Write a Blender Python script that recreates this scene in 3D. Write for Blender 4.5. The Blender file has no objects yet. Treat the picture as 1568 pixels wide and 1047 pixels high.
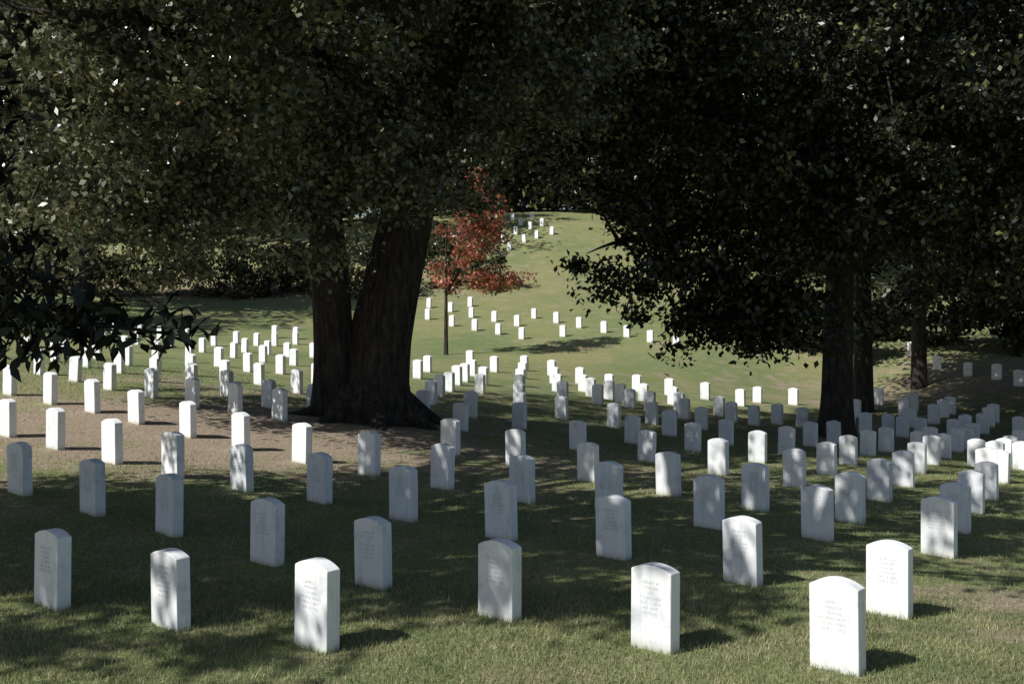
import bpy, math, numpy as np
from mathutils import Vector
rng=np.random.default_rng(7)
scene=bpy.context.scene
CAMZ=2.47
# ---------------------------------------------------------------- helpers
def link(o,parent=None):
    scene.collection.objects.link(o)
    if parent: o.parent=parent
    return o
def np_mesh(name,verts,faces_n,k,mats=(),smooth=False):
    me=bpy.data.meshes.new(name)
    nv=len(verts); nf=len(faces_n)
    me.vertices.add(nv); me.vertices.foreach_set("co",np.asarray(verts,dtype=np.float32).ravel())
    me.loops.add(nf*k); me.loops.foreach_set("vertex_index",np.asarray(faces_n,dtype=np.int32).ravel())
    me.polygons.add(nf); me.polygons.foreach_set("loop_start",np.arange(0,nf*k,k,dtype=np.int32))
    if smooth: me.polygons.foreach_set("use_smooth",np.ones(nf,dtype=bool))
    me.update(calc_edges=True); me.validate()
    for m in mats: me.materials.append(m)
    return me
# ---------------------------------------------------------------- terrain
CP=np.array([
(-4,3,.05),(0,3,.03),(4,3,.02),(-4,8,.08),(0,8,.06),(3,7.5,.03),(-12,5,.5),(12,5,-.2),(0,-20,0),(-30,-20,.8),(30,-20,-.5),
(-4.4,11.5,.2),(0,11.5,.02),(4.4,11.5,-.19),(8,11,-.4),(-5,14.3,.3),(-2.3,13.4,.03),(0,14,-.05),(3,13.4,-.1),(6.4,15.5,-.49),
(-8,17,.4),(-4.4,17.9,.08),(-1,18,-.08),(3.4,18.5,-.45),(5.7,20,-.65),(-9.6,21,.62),(-6.6,20.4,.45),(-4.4,21,.15),
(-1.9,23.5,-.05),(0,24,-.33),(2.6,24,-.6),(5.7,23,-.76),(8.2,21.7,-.8),(-11,29,.7),(-6.6,29,.25),(-2,33,-.05),(1.3,39,-.35),
(5.4,38,-.9),(10,39,-1.2),(13,29,-1.5),(15,45,-1.5),(14,32,-1.4),(-16,46,.6),(-10,50,.4),(-4,50,.1),(0,55,.5),(1,61,1.4),(7.6,51,.25),
(5,55,.8),(-3,57,.9),(18,42,-.4),(18,52,.4),(22,60,1.5),(.8,76,4.7),(0,85,8),(5,85,8),(-10,70,2.9),(-20,72,3.1),(-30,60,2),(-30,30,1.5),(-22,15,1.2),
(22,10,-.9),(26,30,-1.4),(30,60,1),(12,75,4),(0,120,12),(-60,120,9),(60,120,9),(-200,200,10),(200,200,10),(0,250,14),(-200,-60,0),(200,-60,0),(-60,40,3),(60,40,0)],float)
def _U(r2): return np.where(r2>1e-9,r2*np.log(np.maximum(r2,1e-9)),0)*.5
def _fit():
    n=len(CP); P=CP[:,:2]/30.
    K=_U(((P[:,None]-P[None])**2).sum(-1))+np.eye(n)*.004
    A=np.zeros((n+3,n+3)); A[:n,:n]=K; A[:n,n]=1; A[:n,n+1:]=P; A[n,:n]=1; A[n+1:,:n]=P.T
    b=np.zeros(n+3); b[:n]=CP[:,2]
    return np.linalg.solve(A,b),P
_W,_P=_fit()
def terr(x,y):
    x=np.atleast_1d(np.asarray(x,float)); y=np.atleast_1d(np.asarray(y,float))
    out=np.empty(len(x))
    for i in range(0,len(x),20000):
        q=np.stack([x[i:i+20000],y[i:i+20000]],1)/30.
        U=_U(((q[:,None]-_P[None])**2).sum(-1))
        out[i:i+20000]=U@_W[:-3]+_W[-3]+q@_W[-2:]
    return out
def T(x,y): return float(terr([x],[y])[0])
def survey(u,v):
    # theodolite-style survey: bearing and depression -> ground point on the terrain
    Y=np.arange(4,110,.04); X=(u-784)/1700*Y; Z=CAMZ-(v-460)/1700*Y
    hit=np.nonzero(Z<terr(X,Y))[0]
    if len(hit)==0: return None
    i=hit[0]; return X[i],Y[i]
# ---------------------------------------------------------------- sun
SD=np.array([.84,.54]); SD/=np.linalg.norm(SD); EL=math.radians(45)
travel=Vector((SD[0]*math.cos(EL),SD[1]*math.cos(EL),-math.sin(EL)))
sun=bpy.data.lights.new("sun","SUN"); sun.energy=5; sun.angle=math.radians(.5); sun.color=(1,.975,.93)
so=link(bpy.data.objects.new("sun",sun)); so.rotation_euler=travel.to_track_quat('-Z','Y').to_euler()
w=bpy.data.worlds.new("World"); scene.world=w; w.use_nodes=True
nt=w.node_tree; sk=nt.nodes.new("ShaderNodeTexSky"); sk.sky_type='NISHITA'; sk.sun_disc=False
sk.sun_elevation=EL; sk.sun_rotation=math.atan2(-SD[0],-SD[1])
nt.links.new(sk.outputs[0],nt.nodes["Background"].inputs[0]); nt.nodes["Background"].inputs[1].default_value=.075
scene.view_settings.view_transform='Standard'
# ---------------------------------------------------------------- materials
def newmat(n):
    m=bpy.data.materials.new(n); m.use_nodes=True
    return m,m.node_tree,m.node_tree.nodes["Principled BSDF"]
def ramp(t,fac,stops):
    r=t.nodes.new("ShaderNodeValToRGB"); e=r.color_ramp.elements
    while len(e)<len(stops): e.new(.5)
    for a,(p,c) in zip(e,stops): a.position=p; a.color=(*c,1)
    t.links.new(fac,r.inputs[0]); return r.outputs[0]
def noise(t,vec,sc,det=4,ro=.55):
    n=t.nodes.new("ShaderNodeTexNoise"); n.inputs["Scale"].default_value=sc; n.inputs["Detail"].default_value=det; n.inputs["Roughness"].default_value=ro
    t.links.new(vec,n.inputs["Vector"]); return n.outputs[0]
def mix(t,f,a,b,mode='MIX'):
    m=t.nodes.new("ShaderNodeMix"); m.data_type='RGBA'; m.blend_type=mode
    for s,val in ((m.inputs[0],f),(m.inputs[6],a),(m.inputs[7],b)):
        if isinstance(val,(int,float)): s.default_value=val
        elif isinstance(val,tuple): s.default_value=(*val,1)
        else: t.links.new(val,s)
    return m.outputs[2]
def bump(t,h,st,d):
    b=t.nodes.new("ShaderNodeBump"); b.inputs["Strength"].default_value=st; b.inputs["Distance"].default_value=d
    t.links.new(h,b.inputs["Height"]); return b.outputs[0]
def objc(t): return t.nodes.new("ShaderNodeTexCoord").outputs["Object"]
def leafmat(n,cols,trans=.25,rough=.4,spec=.5,bigscale=.45,big=((.65,.65,.65),(1.25,1.2,1.1))):
    m,t,p=newmat(n); g=t.nodes.new("ShaderNodeNewGeometry")
    c=ramp(t,g.outputs["Random Per Island"],cols)
    c=mix(t,1.0,c,ramp(t,noise(t,objc(t),bigscale,3),[(.35,big[0]),(.65,big[1])]),'MULTIPLY')
    t.links.new(c,p.inputs["Base Color"]); p.inputs["Roughness"].default_value=rough; p.inputs["Specular IOR Level"].default_value=spec
    if trans>0:
        tr=t.nodes.new("ShaderNodeBsdfTranslucent"); t.links.new(c,tr.inputs[0])
        ms=t.nodes.new("ShaderNodeMixShader"); ms.inputs[0].default_value=trans
        t.links.new(p.outputs[0],ms.inputs[1]); t.links.new(tr.outputs[0],ms.inputs[2]); t.links.new(ms.outputs[0],t.nodes["Material Output"].inputs[0])
    return m
M_oak=leafmat("oak_leaves",[(0,(.05,.065,.032)),(.5,(.12,.14,.075)),(.85,(.2,.22,.13)),(.96,(.32,.33,.22)),(1,(.26,.19,.09))],.2,.3,.8)  # pale stop near the ramp end paints sparse sunlit highlights into the leaves
M_dark=leafmat("dark_leaves",[(0,(.014,.018,.01)),(.6,(.03,.037,.018)),(.92,(.06,.066,.03)),(1,(.2,.21,.09))],.1,.35,.5)  # right oak's shade is put into this colour by darkening the leaves
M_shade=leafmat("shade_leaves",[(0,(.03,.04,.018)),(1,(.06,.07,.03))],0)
M_mag=leafmat("magnolia_leaves",[(0,(.01,.014,.009)),(1,(.022,.027,.017))],0,.4,.35)
M_red=leafmat("red_leaves",[(0,(.45,.12,.09)),(.5,(.62,.22,.17)),(.68,(.4,.14,.08)),(.7,(.13,.15,.06)),(1,(.2,.22,.1))],.35)
M_back=leafmat("distant_leaves",[(0,(.03,.038,.018)),(.6,(.065,.075,.036)),(.9,(.17,.17,.08)),(1,(.26,.24,.12))],0)
m,t,p=newmat("bark"); o=objc(t)
mp=t.nodes.new("ShaderNodeMapping"); mp.inputs["Scale"].default_value=(1,1,.22); t.links.new(o,mp.inputs[0])
n1=noise(t,mp.outputs[0],11,7,.7); t.links.new(ramp(t,n1,[(.38,(.012,.01,.009)),(.55,(.05,.04,.032)),(.7,(.11,.09,.075))]),p.inputs["Base Color"])
p.inputs["Roughness"].default_value=.95; t.links.new(bump(t,n1,1,.12),p.inputs["Normal"]); M_bark=m
m,t,p=newmat("marble"); o=objc(t); oi=t.nodes.new("ShaderNodeObjectInfo")
va=t.nodes.new("ShaderNodeVectorMath"); va.operation='ADD'; t.links.new(o,va.inputs[0])
cx=t.nodes.new("ShaderNodeVectorMath"); cx.operation='SCALE'; cx.inputs[0].default_value=(37,19,53); t.links.new(oi.outputs["Random"],cx.inputs["Scale"]); t.links.new(cx.outputs[0],va.inputs[1])
nn=noise(t,va.outputs[0],6,6,.65); c=ramp(t,nn,[(.3,(.72,.74,.76)),(.45,(.91,.92,.93)),(.7,(.95,.95,.95))])
mp=t.nodes.new("ShaderNodeMapping"); mp.inputs["Scale"].default_value=(1,1,.12); t.links.new(va.outputs[0],mp.inputs[0])
st=noise(t,mp.outputs[0],22,3,.6); c=mix(t,.35,c,ramp(t,st,[(.35,(.7,.7,.68)),(.5,(1,1,1))]),'MULTIPLY')
sx=t.nodes.new("ShaderNodeSeparateXYZ"); t.links.new(o,sx.inputs[0])
c=mix(t,1.0,c,ramp(t,sx.outputs[2],[(.0,(.5,.52,.4)),(.05,(.85,.85,.8)),(.1,(1,1,1))]),'MULTIPLY')
c=mix(t,1.0,c,ramp(t,oi.outputs["Random"],[(0,(.88,.89,.9)),(1,(1,1,1))]),'MULTIPLY')
t.links.new(c,p.inputs["Base Color"]); p.inputs["Roughness"].default_value=.6; p.inputs["Specular IOR Level"].default_value=.4
t.links.new(bump(t,noise(t,o,60,4),.2,.003),p.inputs["Normal"]); M_stone=m
m,t,p=newmat("engraving"); p.inputs["Base Color"].default_value=(.55,.56,.57,1); p.inputs["Roughness"].default_value=.9; M_eng=m
# ground
m,t,p=newmat("lawn_ground"); o=objc(t)
at=t.nodes.new("ShaderNodeAttribute"); at.attribute_name="dry"
a=noise(t,o,1.1,9,.72); b=noise(t,o,18,5,.7); f=noise(t,o,90,3,.7); lo=noise(t,o,.16,4,.6)
green=ramp(t,b,[(.3,(.13,.155,.065)),(.5,(.21,.24,.105)),(.72,(.33,.345,.19))])
green=mix(t,1.0,green,ramp(t,lo,[(.35,(.8,.9,.85)),(.65,(1.25,1.12,1.1))]),'MULTIPLY')
brown=ramp(t,b,[(.3,(.22,.16,.12)),(.5,(.37,.285,.22)),(.7,(.54,.44,.35))])
ma=t.nodes.new("ShaderNodeMath"); ma.operation='MULTIPLY_ADD'; ma.inputs[1].default_value=2.2; ma.inputs[2].default_value=-.58; t.links.new(a,ma.inputs[0])
ad=t.nodes.new("ShaderNodeMath"); ad.operation='ADD'; t.links.new(ma.outputs[0],ad.inputs[0]); t.links.new(at.outputs["Fac"],ad.inputs[1])
fac=ramp(t,ad.outputs[0],[(.55,(0,0,0)),(1.0,(.9,.9,.9))])
c=mix(t,fac,green,brown); c=mix(t,.8,c,ramp(t,f,[(.3,(.6,.6,.6)),(.7,(1.3,1.3,1.3))]),'MULTIPLY')
t.links.new(c,p.inputs["Base Color"]); p.inputs["Roughness"].default_value=1; p.inputs["Specular IOR Level"].default_value=.1
t.links.new(bump(t,b,.8,.05),p.inputs["Normal"]); M_ground=m
M_grass=leafmat("grass_blades",[(0,(.16,.19,.085)),(.5,(.26,.3,.14)),(.8,(.37,.38,.22)),(1,(.55,.5,.35))],.3,.6,.2,1.6,((.7,.78,.7),(1.22,1.14,1.12)))
# dryness
DRY=[(-5.2,16.5,3.6,2.8,.38),(-8,19,4,3.5,.38),(-3.5,20,3.5,2.8,.36),(-2.9,22.8,3,2.5,.4),(1,17,3.5,2.5,.2),(4.6,9.4,1.5,.6,.5),(4.3,8.2,1.1,.3,.6),(9,30,3.5,3,.3),
     (18,42,9,7,.4),(-20,72,18,4,.4),(-1,30,2,3,.15),(-7,27,6,1.5,.3)]
def dry(x,y):
    d=np.zeros(len(x))
    for cx_,cy_,rx,ry,s in DRY: d+=s*np.exp(-((x-cx_)/rx)**2-((y-cy_)/ry)**2)
    return np.minimum(d,.58)
def axis(segs):
    a=[]
    for s,e,d in segs: a.append(np.arange(s,e,d))
    a.append([segs[-1][1]]); return np.concatenate(a)
xs=axis([(-300,-60,20),(-60,-20,3),(-20,20,.3),(20,60,3),(60,300,20)]); ys=axis([(-100,-10,10),(-10,4,1),(4,30,.3),(30,95,.8),(95,350,12)])
GX,GY=np.meshgrid(xs,ys); gx=GX.ravel(); gy=GY.ravel()
gz=terr(gx,gy)
nx=len(xs); ny=len(ys); ii=np.arange(nx*ny).reshape(ny,nx)
F=np.stack([ii[:-1,:-1],ii[:-1,1:],ii[1:,1:],ii[1:,:-1]],-1).reshape(-1,4)
me=np_mesh("ground",np.stack([gx,gy,gz],1),F,4,[M_ground],True)
at_=me.attributes.new("dry","FLOAT","POINT"); at_.data.foreach_set("value",dry(gx,gy).astype(np.float32))
link(bpy.data.objects.new("ground",me))
# ---------------------------------------------------------------- grass
def grass(name,xy,hmin,hmax,wd,mat):
    n=len(xy); z=terr(xy[:,0],xy[:,1])
    ang=rng.uniform(0,2*np.pi,n); s=np.stack([np.cos(ang),np.sin(ang),0*ang],1)*wd
    h=rng.uniform(hmin,hmax,n); a2=rng.uniform(0,2*np.pi,n); ln=rng.uniform(.1,.9,n)*h
    b=np.stack([xy[:,0],xy[:,1],z-.005],1); tip=b+np.stack([np.cos(a2)*ln,np.sin(a2)*ln,h],1)
    V=np.stack([b-s*rng.uniform(.6,1.2,(n,1)),b+s,tip],1).reshape(-1,3)
    me=np_mesh(name,V,np.arange(3*n).reshape(-1,3),3,[mat]); link(bpy.data.objects.new(name,me))
def wedge(y0,y1,n):
    y=np.sqrt(rng.uniform(y0*y0,y1*y1,n)); x=(rng.uniform(-.52,.52,n))*y
    return np.stack([x,y],1)
g=np.concatenate([wedge(6,9.5,150000),wedge(9.5,17,110000)])
clump=np.sin(g[:,0]*3.1+np.sin(g[:,1]*2.3)*2)*np.sin(g[:,1]*3.7+np.sin(g[:,0]*1.9)*2)
fade=np.clip((17-g[:,1])/4,.25,1)
g=g[rng.uniform(0,1,len(g))<(.75+.25*clump-dry(g[:,0],g[:,1])*.9)*fade]
g2=wedge(13,32,80000); g2=g2[rng.uniform(0,1,len(g2))<(.9-dry(g2[:,0],g2[:,1])*1.5)*np.clip((g2[:,1]-12)/4,0,1)]
grass("grass",g,.02,.055,.004,M_grass); grass("grass",g2,.03,.055,.008,M_grass)
# ---------------------------------------------------------------- leaves
def leafverts(P,L,W,up=.4,droop=.2):
    n=len(P)
    d=rng.normal(size=(n,3)); d[:,2]-=droop; d/=np.linalg.norm(d,axis=1,keepdims=True)
    r=rng.normal(size=(n,3)); r[:,2]*=1-up; 
    s=np.cross(d,np.where(rng.uniform(0,1,(n,1))<up,np.array([[0,0,1.]]),r)); s/=np.maximum(np.linalg.norm(s,axis=1,keepdims=True),1e-6)
    nn=np.cross(s,d)
    l=(L*rng.uniform(.65,1.25,n))[:,None]; w_=(W*rng.uniform(.7,1.2,n))[:,None]
    return np.stack([P,P+d*l*.5+s*w_+nn*w_*.25,P+d*l-nn*l*.08,P+d*l*.5-s*w_+nn*w_*.25],1).reshape(-1,3)
def leafobj(name,P,L,W,mat,parent,**k):
    V=leafverts(P,L,W,**k); me=np_mesh(name,V,np.arange(len(V)).reshape(-1,4),4,[mat]); return link(bpy.data.objects.new(name,me),parent)
def lobepts(lobes,n,shell=.4):
    vol=np.array([l[3]*l[4]*l[5] for l in lobes])**.75; c=rng.choice(len(lobes),n,p=vol/vol.sum()); L=np.array([l[:6] for l in lobes],float)[c]
    d=rng.normal(size=(n,3)); d/=np.linalg.norm(d,axis=1,keepdims=True)
    r=rng.uniform(0,1,(n,1))**(shell)
    return L[:,:3]+d*r*L[:,3:]
def clumps(C,per,r):
    n=len(C); rr=r*rng.uniform(.45,1.35,(n,1,1))
    off=rng.normal(size=(n,per,3))*np.array([1,1,.6])*.5
    P=(C[:,None]+off*rr).reshape(-1,3)
    return P
class TB:
    def __init__(s): s.v=[];s.f=[];s.n=0
    def tube(s,pts,rad,sides=12,flute=0,seg=5):
        pts=np.array(pts,float); rad=np.array(rad,float); k=len(pts)
        tt=np.linspace(0,k-1,(k-1)*seg+1); 
        ext=np.vstack([2*pts[0]-pts[1],pts,2*pts[-1]-pts[-2]])
        Q=[]
        for q in tt:
            i=min(int(q),k-2); u=q-i; p0,p1,p2,p3=ext[i:i+4]
            Q.append(.5*((2*p1)+(-p0+p2)*u+(2*p0-5*p1+4*p2-p3)*u*u+(-p0+3*p1-3*p2+p3)*u**3))
        Q=np.array(Q); R=np.interp(tt,np.arange(k),rad)
        tg=np.gradient(Q,axis=0); tg/=np.linalg.norm(tg,axis=1,keepdims=True)
        ref=np.array([1,0,0.]) if abs(tg[0,0])<.8 else np.array([0,1,0.])
        ph=rng.uniform(0,6,3)
        for i in range(len(Q)):
            a=np.cross(tg[i],ref); a/=np.linalg.norm(a); b=np.cross(a,tg[i])
            th=np.linspace(0,2*np.pi,sides,endpoint=False)
            rr=R[i]*(1+flute*(np.sin(5*th+ph[0]+.1*i)*.6+np.sin(9*th+ph[1])*.3+np.sin(3*th+ph[2]+.2*i)*.5))
            s.v.append(Q[i]+np.outer(np.cos(th)*rr,a)+np.outer(np.sin(th)*rr,b))
        m_=len(Q)
        for i in range(m_-1):
            for j in range(sides):
                j2=(j+1)%sides; A=s.n+i*sides
                s.f.append((A+j,A+j2,A+sides+j2,A+sides+j))
        s.n+=m_*sides
    def obj(s,name,mat,parent):
        me=np_mesh(name,np.concatenate(s.v),np.array(s.f),4,[mat],True); return link(bpy.data.objects.new(name,me),parent)
def empty(name,loc=(0,0,0)):
    e=bpy.data.objects.new(name,None); e.empty_display_size=.3; link(e); return e
def limbs(tb,start,lobes,r0,nsub=7):
    start=np.array(start,float)
    for l in lobes:
        c=np.array(l[:3],float); R=np.array(l[3:6],float)
        mid=start*.5+c*.5+np.array([0,0,.6])+rng.normal(0,.25,3)
        tb.tube([start,mid,c],[r0,r0*.7,r0*.35],8)
        for i in range(nsub):
            d=rng.normal(size=3); d/=np.linalg.norm(d); e=c+d*R*.9; s0=mid*.5+c*.5 if i%2 else c
            m2=s0*.5+e*.5+rng.normal(0,.3,3)
            tb.tube([s0,m2,e],[r0*.26,r0*.15,.012],6,seg=4)
# main oak ------------------------------------------------------
ox,oy=-2.98,22.8; oz=T(ox,oy)
oak=empty("oak_tree"); tb=TB()
tb.tube([(ox+.12,oy,oz-.3),(ox+.12,oy,oz+.15),(ox+.2,oy,oz+.8),(ox+.42,oy,oz+2.2),(ox+.88,oy+.1,oz+4.4),(ox+1.4,oy+.3,oz+7),(ox+1.2,oy+.5,oz+10)],[1.1,.95,.7,.61,.52,.42,.22],30,.09)
tb.tube([(ox-.72,oy-.1,oz-.3),(ox-.64,oy-.1,oz+.3),(ox-.66,oy-.15,oz+1.5),(ox-.84,oy-.2,oz+4),(ox-1.3,oy-.3,oz+7)],[.6,.47,.39,.35,.22],20,.09)
for a in np.linspace(0,6.28,9)[:-1]+.3:
    ca,sa=math.cos(a),math.sin(a); e=(ox+1.75*ca,oy+1.6*sa)
    tb.tube([(ox+.5*ca,oy+.5*sa,oz+.55),(ox+1.1*ca,oy+1.0*sa,oz+.12),(e[0],e[1],T(*e)-.1)],[.3,.2,.08],8)
OL=[(-7.6,19.8,5.5,2.5,2.4,2.9),(-4.6,19.6,7.4,3.3,3,4.0),(-1.3,22,8.4,3.2,3.6,4.1),(-5,23,12,7,6,5),(-9.8,21.5,7.5,2.8,3.5,4.3),(.8,23,10,3,4,4.5),(-6,17.5,7,3,2,3),(-3.4,20.3,4.9,2.3,1.5,1.8),(-1.6,21,6,1.6,1.6,1.8),(-6,20.5,3.8,1.7,1.4,1.3),(.7,24.5,6.9,2.3,2,2.1)]
limbs(tb,(ox+1.1,oy+.2,oz+5.5),OL[1:4]+OL[5:6]+OL[10:],.34); limbs(tb,(ox-1.0,oy-.25,oz+5),[OL[0],OL[4],OL[6]],.24)
tb.obj("trunk_and_branches",M_bark,oak)
leafobj("foliage",clumps(lobepts(OL,1050),195,.68),.14,.047,M_oak,oak)
# right oak -----------------------------------------------------
rx,ry=8.75,30.; rz=T(rx,ry)
rt=empty("oak_tree"); tb=TB()
tb.tube([(rx,ry,rz-.3),(rx,ry,rz+.2),(rx+.03,ry,rz+1.2),(rx+.1,ry,rz+4),(rx+.25,ry,rz+7),(rx,ry,rz+11)],[.7,.52,.42,.38,.32,.16],18,.06)
RL=[(9,29,11,9.5,7,7),(5.2,27,5.3,3.8,2.6,3.3),(13,28,6.5,5.5,4.5,4.4),(2.8,27,8.8,3.6,3.5,4.2),(4.6,27,2.8,2.2,1.4,1.6),(8,27.5,5.5,3.5,2.5,3.2),(16,30,4.8,3.5,4,3.2),(2.6,27,3.9,1.4,1.3,1.3),(6.2,26.8,2.6,1.5,1,1.6),(5.3,26.8,1.9,1.7,.9,.9)]
limbs(tb,(rx+.15,ry,rz+4.5),RL[:8],.24); tb.obj("trunk_and_branches",M_bark,rt)
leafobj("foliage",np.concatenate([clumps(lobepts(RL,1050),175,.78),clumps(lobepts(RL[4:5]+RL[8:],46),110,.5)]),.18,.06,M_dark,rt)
def bgtree(name,x,y,h,r,tr,mat,nc,per,cr,L,lobes=None,lean=0):
    z=T(x,y); e=empty(name); tb=TB()
    tb.tube([(x,y,z-.3),(x,y,z+.3),(x+lean*.3,y,z+h*.3),(x+lean,y,z+h*.8)],[tr*1.5,tr*1.1,tr*.85,tr*.3],12,.05)
    if lobes is None:
        lobes=[]
        for i in range(6):
            a=rng.uniform(0,6.28); q=rng.uniform(.2,.55)*r
            lobes.append((x+math.cos(a)*q,y+math.sin(a)*q,z+h*rng.uniform(.36,.8),r*rng.uniform(.45,.7),r*rng.uniform(.45,.7),h*rng.uniform(.16,.26)))
    limbs(tb,(x+lean*.6,y,z+h*.4),lobes,tr*.5,5)
    tb.obj("trunk_and_branches",M_bark,e)
    leafobj("foliage",clumps(lobepts(lobes,nc),per,cr),L,L*.36,mat,e)
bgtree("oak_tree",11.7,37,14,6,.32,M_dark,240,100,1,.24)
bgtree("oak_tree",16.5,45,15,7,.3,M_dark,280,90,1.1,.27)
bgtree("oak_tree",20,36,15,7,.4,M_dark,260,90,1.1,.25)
bgtree("oak_tree",24,50,18,8,.4,M_back,240,80,1.3,.32)
for x,y,h,r in [(-24,62,19,9),(-14,80,20,9),(-4,97,22,9),(9,96,20,8),(17,74,19,8.5),(27,66,20,9),(-34,50,18,9),(37,60,20,9),(-24,88,24,10),(14,104,26,10)]:
    bgtree("broadleaf_tree",x,y,h,r,.4,M_back,180,85,1.5,.42)
# red tree
x,y=survey(683,543); z=T(x,y); k=y/45
bgtree("red_maple_tree",x,y,6*k,2,.09,M_red,110,55,.42,.17,[(x+1.2*k,y,z+5.0*k,1.4*k,1.5*k,1.4*k),(x+.6*k,y,z+3.4*k,1.3*k,1.2*k,.9*k),(x+1.9*k,y,z+3.0*k,1.5*k,1.2*k,.5*k),(x+1.5*k,y,z+6.5*k,.9*k,1*k,1.3*k)])
# shrub rows
def shrubs(name,pts,n,per,cr,L,mat):
    e=empty(name); C=[]
    for x,y,r,h in pts:
        z=T(x,y); C.append((x,y,z+h*.5,r,r*.8,h*.55))
    leafobj("foliage",clumps(lobepts(C,n,.5),per,cr),L,L*.37,mat,e)
shrubs("shrub_row",[(-34+i*1.25+rng.normal(0,.4),70+rng.normal(0,1.2),1.4,rng.uniform(2,4.5)) for i in range(27)],460,80,.6,.24,M_back)
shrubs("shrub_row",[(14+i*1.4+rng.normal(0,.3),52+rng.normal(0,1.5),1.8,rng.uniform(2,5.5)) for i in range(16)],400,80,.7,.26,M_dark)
shrubs("woodland_understory",[(-62+i*2.6,97+rng.normal(0,2),3,rng.uniform(8,14)) for i in range(50)],1500,60,1.4,.6,M_back)
# distant mass
e=empty("distant_trees"); C=[]
for i in range(40):
    a=-.95+1.9*i/39; R_=118+rng.normal(0,4); x=math.sin(a)*R_; y=math.cos(a)*R_; z=T(x,y)
    C.append((x,y,z+7,7,5,9)); C.append((x,y,z+19,6,5,9))
leafobj("foliage",clumps(lobepts(C,2400),60,2.2),1.15,.45,M_back,e)
# magnolia at left
mg=empty("magnolia_tree"); tb=TB(); mz=T(-8.2,9.6)
tb.tube([(-8.2,9.6,mz-.2),(-8.2,9.6,mz+.3),(-8.1,9.6,3.5),(-8,9.7,7)],[.4,.3,.22,.1],12,.05)
ML=[(-7.1,10,5.2,2.7,2.4,2.9),(-5.7,10,3.1,1.3,1.2,1.1),(-4.2,9.4,2.33,1.0,.6,.4),(-3.15,9.2,2.27,.75,.4,.2)]
tb.tube([(-8.1,9.6,3),(-6,9.7,2.9),(-4.3,9.4,2.4),(-2.9,9.2,2.2)],[.1,.07,.035,.01],8)
limbs(tb,(-8.1,9.6,3.3),ML[:2],.12,8); tb.obj("trunk_and_branches",M_bark,mg)
leafobj("foliage",np.concatenate([clumps(lobepts(ML[:2],210),75,.4),lobepts(ML[2:3],600,.33),lobepts(ML[3:],130,.33)]),.19,.036,M_mag,mg,droop=.5)
# shade oak overhead
sh=empty("oak_tree"); tb=TB(); shz=T(-10.5,5)
tb.tube([(-10.5,5,shz-.3),(-10.5,5,shz+.4),(-10.3,5.2,4),(-9.5,5.8,8)],[.8,.6,.45,.3],16,.06)
tg=[]
def fill(x0,x1,y0,y1,n):
    for i in range(n): tg.append((rng.uniform(x0,x1),rng.uniform(y0,y1)))
fill(-7,1.9,8.75,10.4,66); fill(-7,2.5,10.4,12.6,84); fill(1.9,8.5,10.1,15,74); fill(-2.5,9,12.6,18.5,105); fill(-4,-1.6,7.7,7.85,7); fill(-1,9,18.5,26,85)
tg=np.array(tg); hh=np.maximum(6.8,(3.5+.3*tg[:,1])/1.146)+rng.uniform(0,2.4,len(tg)); sft=hh/math.tan(EL)
SC=np.stack([tg[:,0]-SD[0]*sft,tg[:,1]-SD[1]*sft,hh],1)
for c in SC[::6]:
    s0=np.array([-9.6,5.8,7.5]); tb.tube([s0,s0*.5+c*.5+np.array([0,0,.5]),c],[.14,.08,.02],6,seg=4)
tb.obj("trunk_and_branches",M_bark,sh)
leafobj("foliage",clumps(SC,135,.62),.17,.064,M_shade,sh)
# ---------------------------------------------------------------- headstones
Wd,Th=.335,.12
def stone_mesh(name,wd,ht,rise):
    import bmesh
    bm=bmesh.new(); n=14; pr=[(-wd/2,-.25),(wd/2,-.25)]
    for i in range(n+1):
        u=1-2*i/n; pr.append((u*wd/2,ht-rise*u*u))
    f=bm.faces.new([bm.verts.new((x,-Th/2,z)) for x,z in pr])
    r=bmesh.ops.extrude_face_region(bm,geom=[f]); bmesh.ops.translate(bm,verts=[v for v in r["geom"] if isinstance(v,bmesh.types.BMVert)],vec=(0,Th,0))
    bmesh.ops.recalc_face_normals(bm,faces=bm.faces)
    bmesh.ops.bevel(bm,geom=[e for e in bm.edges if e.calc_face_angle(0)>.5],offset=.007,segments=2,affect='EDGES',profile=.5)
    me=bpy.data.meshes.new(name); bm.to_mesh(me); bm.free(); me.materials.append(M_stone); return me
SM=[stone_mesh("headstone_a",Wd,.605,.045),stone_mesh("headstone_b",Wd*.98,.59,.04),stone_mesh("headstone_c",Wd*1.02,.62,.05)]
TX=["GEORGE H\nPARKER\nMAJOR\nUS ARMY\nMAY 4 1891\nJUNE 9 1958","HENRY W\nCOLLINS\nSGT\nCO B 12 INF\nAUG 2 1919\nHIS WIFE\nRUTH M","JAMES T\nWALKER\nCOLONEL\nWORLD WAR I\nNOV 3 1887\nAPR 21 1952"]
TM=[]
for i,s_ in enumerate(TX):
    cu=bpy.data.curves.new("t","FONT"); cu.body=s_; cu.size=.032; cu.align_x='CENTER'; cu.space_line=1.1; cu.resolution_u=2
    ob=bpy.data.objects.new("t",cu); scene.collection.objects.link(ob); bpy.context.view_layer.update()
    me=bpy.data.meshes.new_from_object(ob); bpy.data.objects.remove(ob); me.name="inscription"; me.materials.clear(); me.materials.append(M_eng); TM.append(me)
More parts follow.
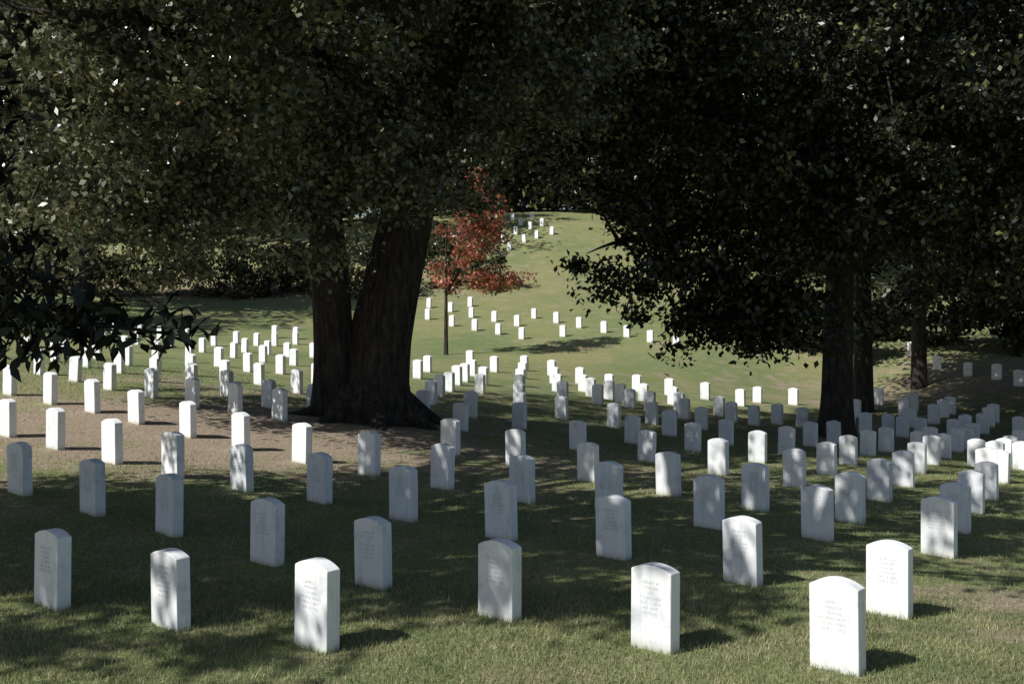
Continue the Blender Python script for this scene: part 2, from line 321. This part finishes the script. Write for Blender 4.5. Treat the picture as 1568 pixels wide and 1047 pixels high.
S=[(80,937),(262,967),(485,1000),(765,952),(1003,1001),(1283,1036),(1362,948),(142,791),(259,822),(409,867),(572,905),(768,828),(940,858),(1138,898),(1438,854),
(31,760),(371,753),(489,772),(618,800),(800,771),(932,785),(1086,811),(1252,828),(1302,801),(1463,816),(1157,783),(1347,768),(1487,786),(1511,766),
(565,729),(677,750),(1024,760),(1217,747),(1384,746),(1404,725),(1426,712),(462,710),(265,733),(172,711),(85,689),(12,670),(369,690),(288,670),(209,650),(142,633),(77,620),(15,606),
(690,697),(790,714),(901,738),(1100,728),(1266,728),(990,707),(1160,709),(1299,712),(885,690),(968,680),(1061,692),(1112,682),(1204,697),(1241,684),(1329,698),(1357,692),(1277,680),
(705,660),(720,640),(795,657),(860,642),(428,645),(360,633),(294,625),(232,610),(168,598),(115,585),(60,574),(411,625),(480,630),(455,603),(397,590),(347,607),(293,595),(238,585),(183,572),(133,563),(85,555),(40,545),
(485,590),(430,573),(380,570),(335,562),(290,555),(240,548),(190,540),(145,533),(345,585),(292,576),(240,568),(196,560),(150,550),(100,540),(450,560),(403,555),(358,548),(310,540),(262,533),(210,528),(160,520),
(480,548),(440,547),(410,543),(375,540),(328,530),(285,522),(245,520),(487,532),(453,528),(421,530),(393,530),(362,527),(421,518),(453,520),(120,515),(175,512),(215,510),
(648,637),(660,620),(673,607),(688,600),(700,590),(712,585),(723,576),(757,570),(640,580),(655,570),(720,560),(740,590),(735,603),(803,568),(800,580),(797,592),(796,605),(795,620),(796,636),
(845,576),(849,588),(853,600),(862,615),(888,588),(893,600),(905,608),(915,620),(933,598),(933,612),(950,617),(965,625),(975,600),(985,615),(995,630),(1025,606),(1030,620),(1040,630),(1080,612),(1134,622),(1160,617),(1215,620),(1345,620),(1384,638),(1398,630),
(940,655),(998,650),(1025,668),(1048,642),(1074,658),(1101,637),(1120,647),(1155,652),(1190,650),(1228,655),(1310,640),(1325,665),(1300,668),(1360,665),(1382,670),(1395,655),(1410,672),(1430,650),(1445,640),(1455,635),
(1406,700),(1425,688),(1445,702),(1464,692),(1480,690),(1490,680),(1505,665),(1514,655),(1521,648),(1478,668),(1460,675),(1510,735),(1525,722),(1537,712),(1547,703),(1562,695),(1495,715),(1560,670),(1565,720),(1530,740),
(657,472),(655,490),(692,500),(722,487),(727,507),(757,493),(763,513),(792,500),(799,520),(818,488),(852,495),(862,516),(887,503),(925,510),(960,517),(996,525),(1036,533),(720,470),(690,478),
(1395,545),(1435,567),(1482,577),(1526,582),(1560,592),(1408,500),
(785,338),(797,346),(812,352),(790,360),(803,372),(822,366),(830,347),(770,372),(815,336),(845,360),(780,384)]
th0=math.radians(40)
for i,(u,v) in enumerate(S):
    s_=survey(u,v)
    if s_ is None: continue
    x,y=s_; f_=(y+.12)/y; x*=f_; y*=f_
    ob=bpy.data.objects.new("headstone",SM[i%3]); link(ob)
    ob.location=(x,y,T(x,y)-rng.uniform(0,.025)); ob.rotation_euler=(rng.normal(0,.016),rng.normal(0,.014),-th0+rng.normal(0,.035))
    if y<14.5:
        t_=bpy.data.objects.new("inscription",TM[i%3]); link(t_,ob); t_.location=(0,-Th/2-.0012,.46); t_.rotation_euler=(math.pi/2,0,0)
# ---------------------------------------------------------------- camera
cam=bpy.data.cameras.new("camera"); cam.lens=39.03; cam.sensor_width=36; cam.shift_y=-63.5/1568; cam.clip_end=1000
co=link(bpy.data.objects.new("camera",cam)); co.location=(0,0,CAMZ); co.rotation_euler=(math.pi/2,0,0); scene.camera=co
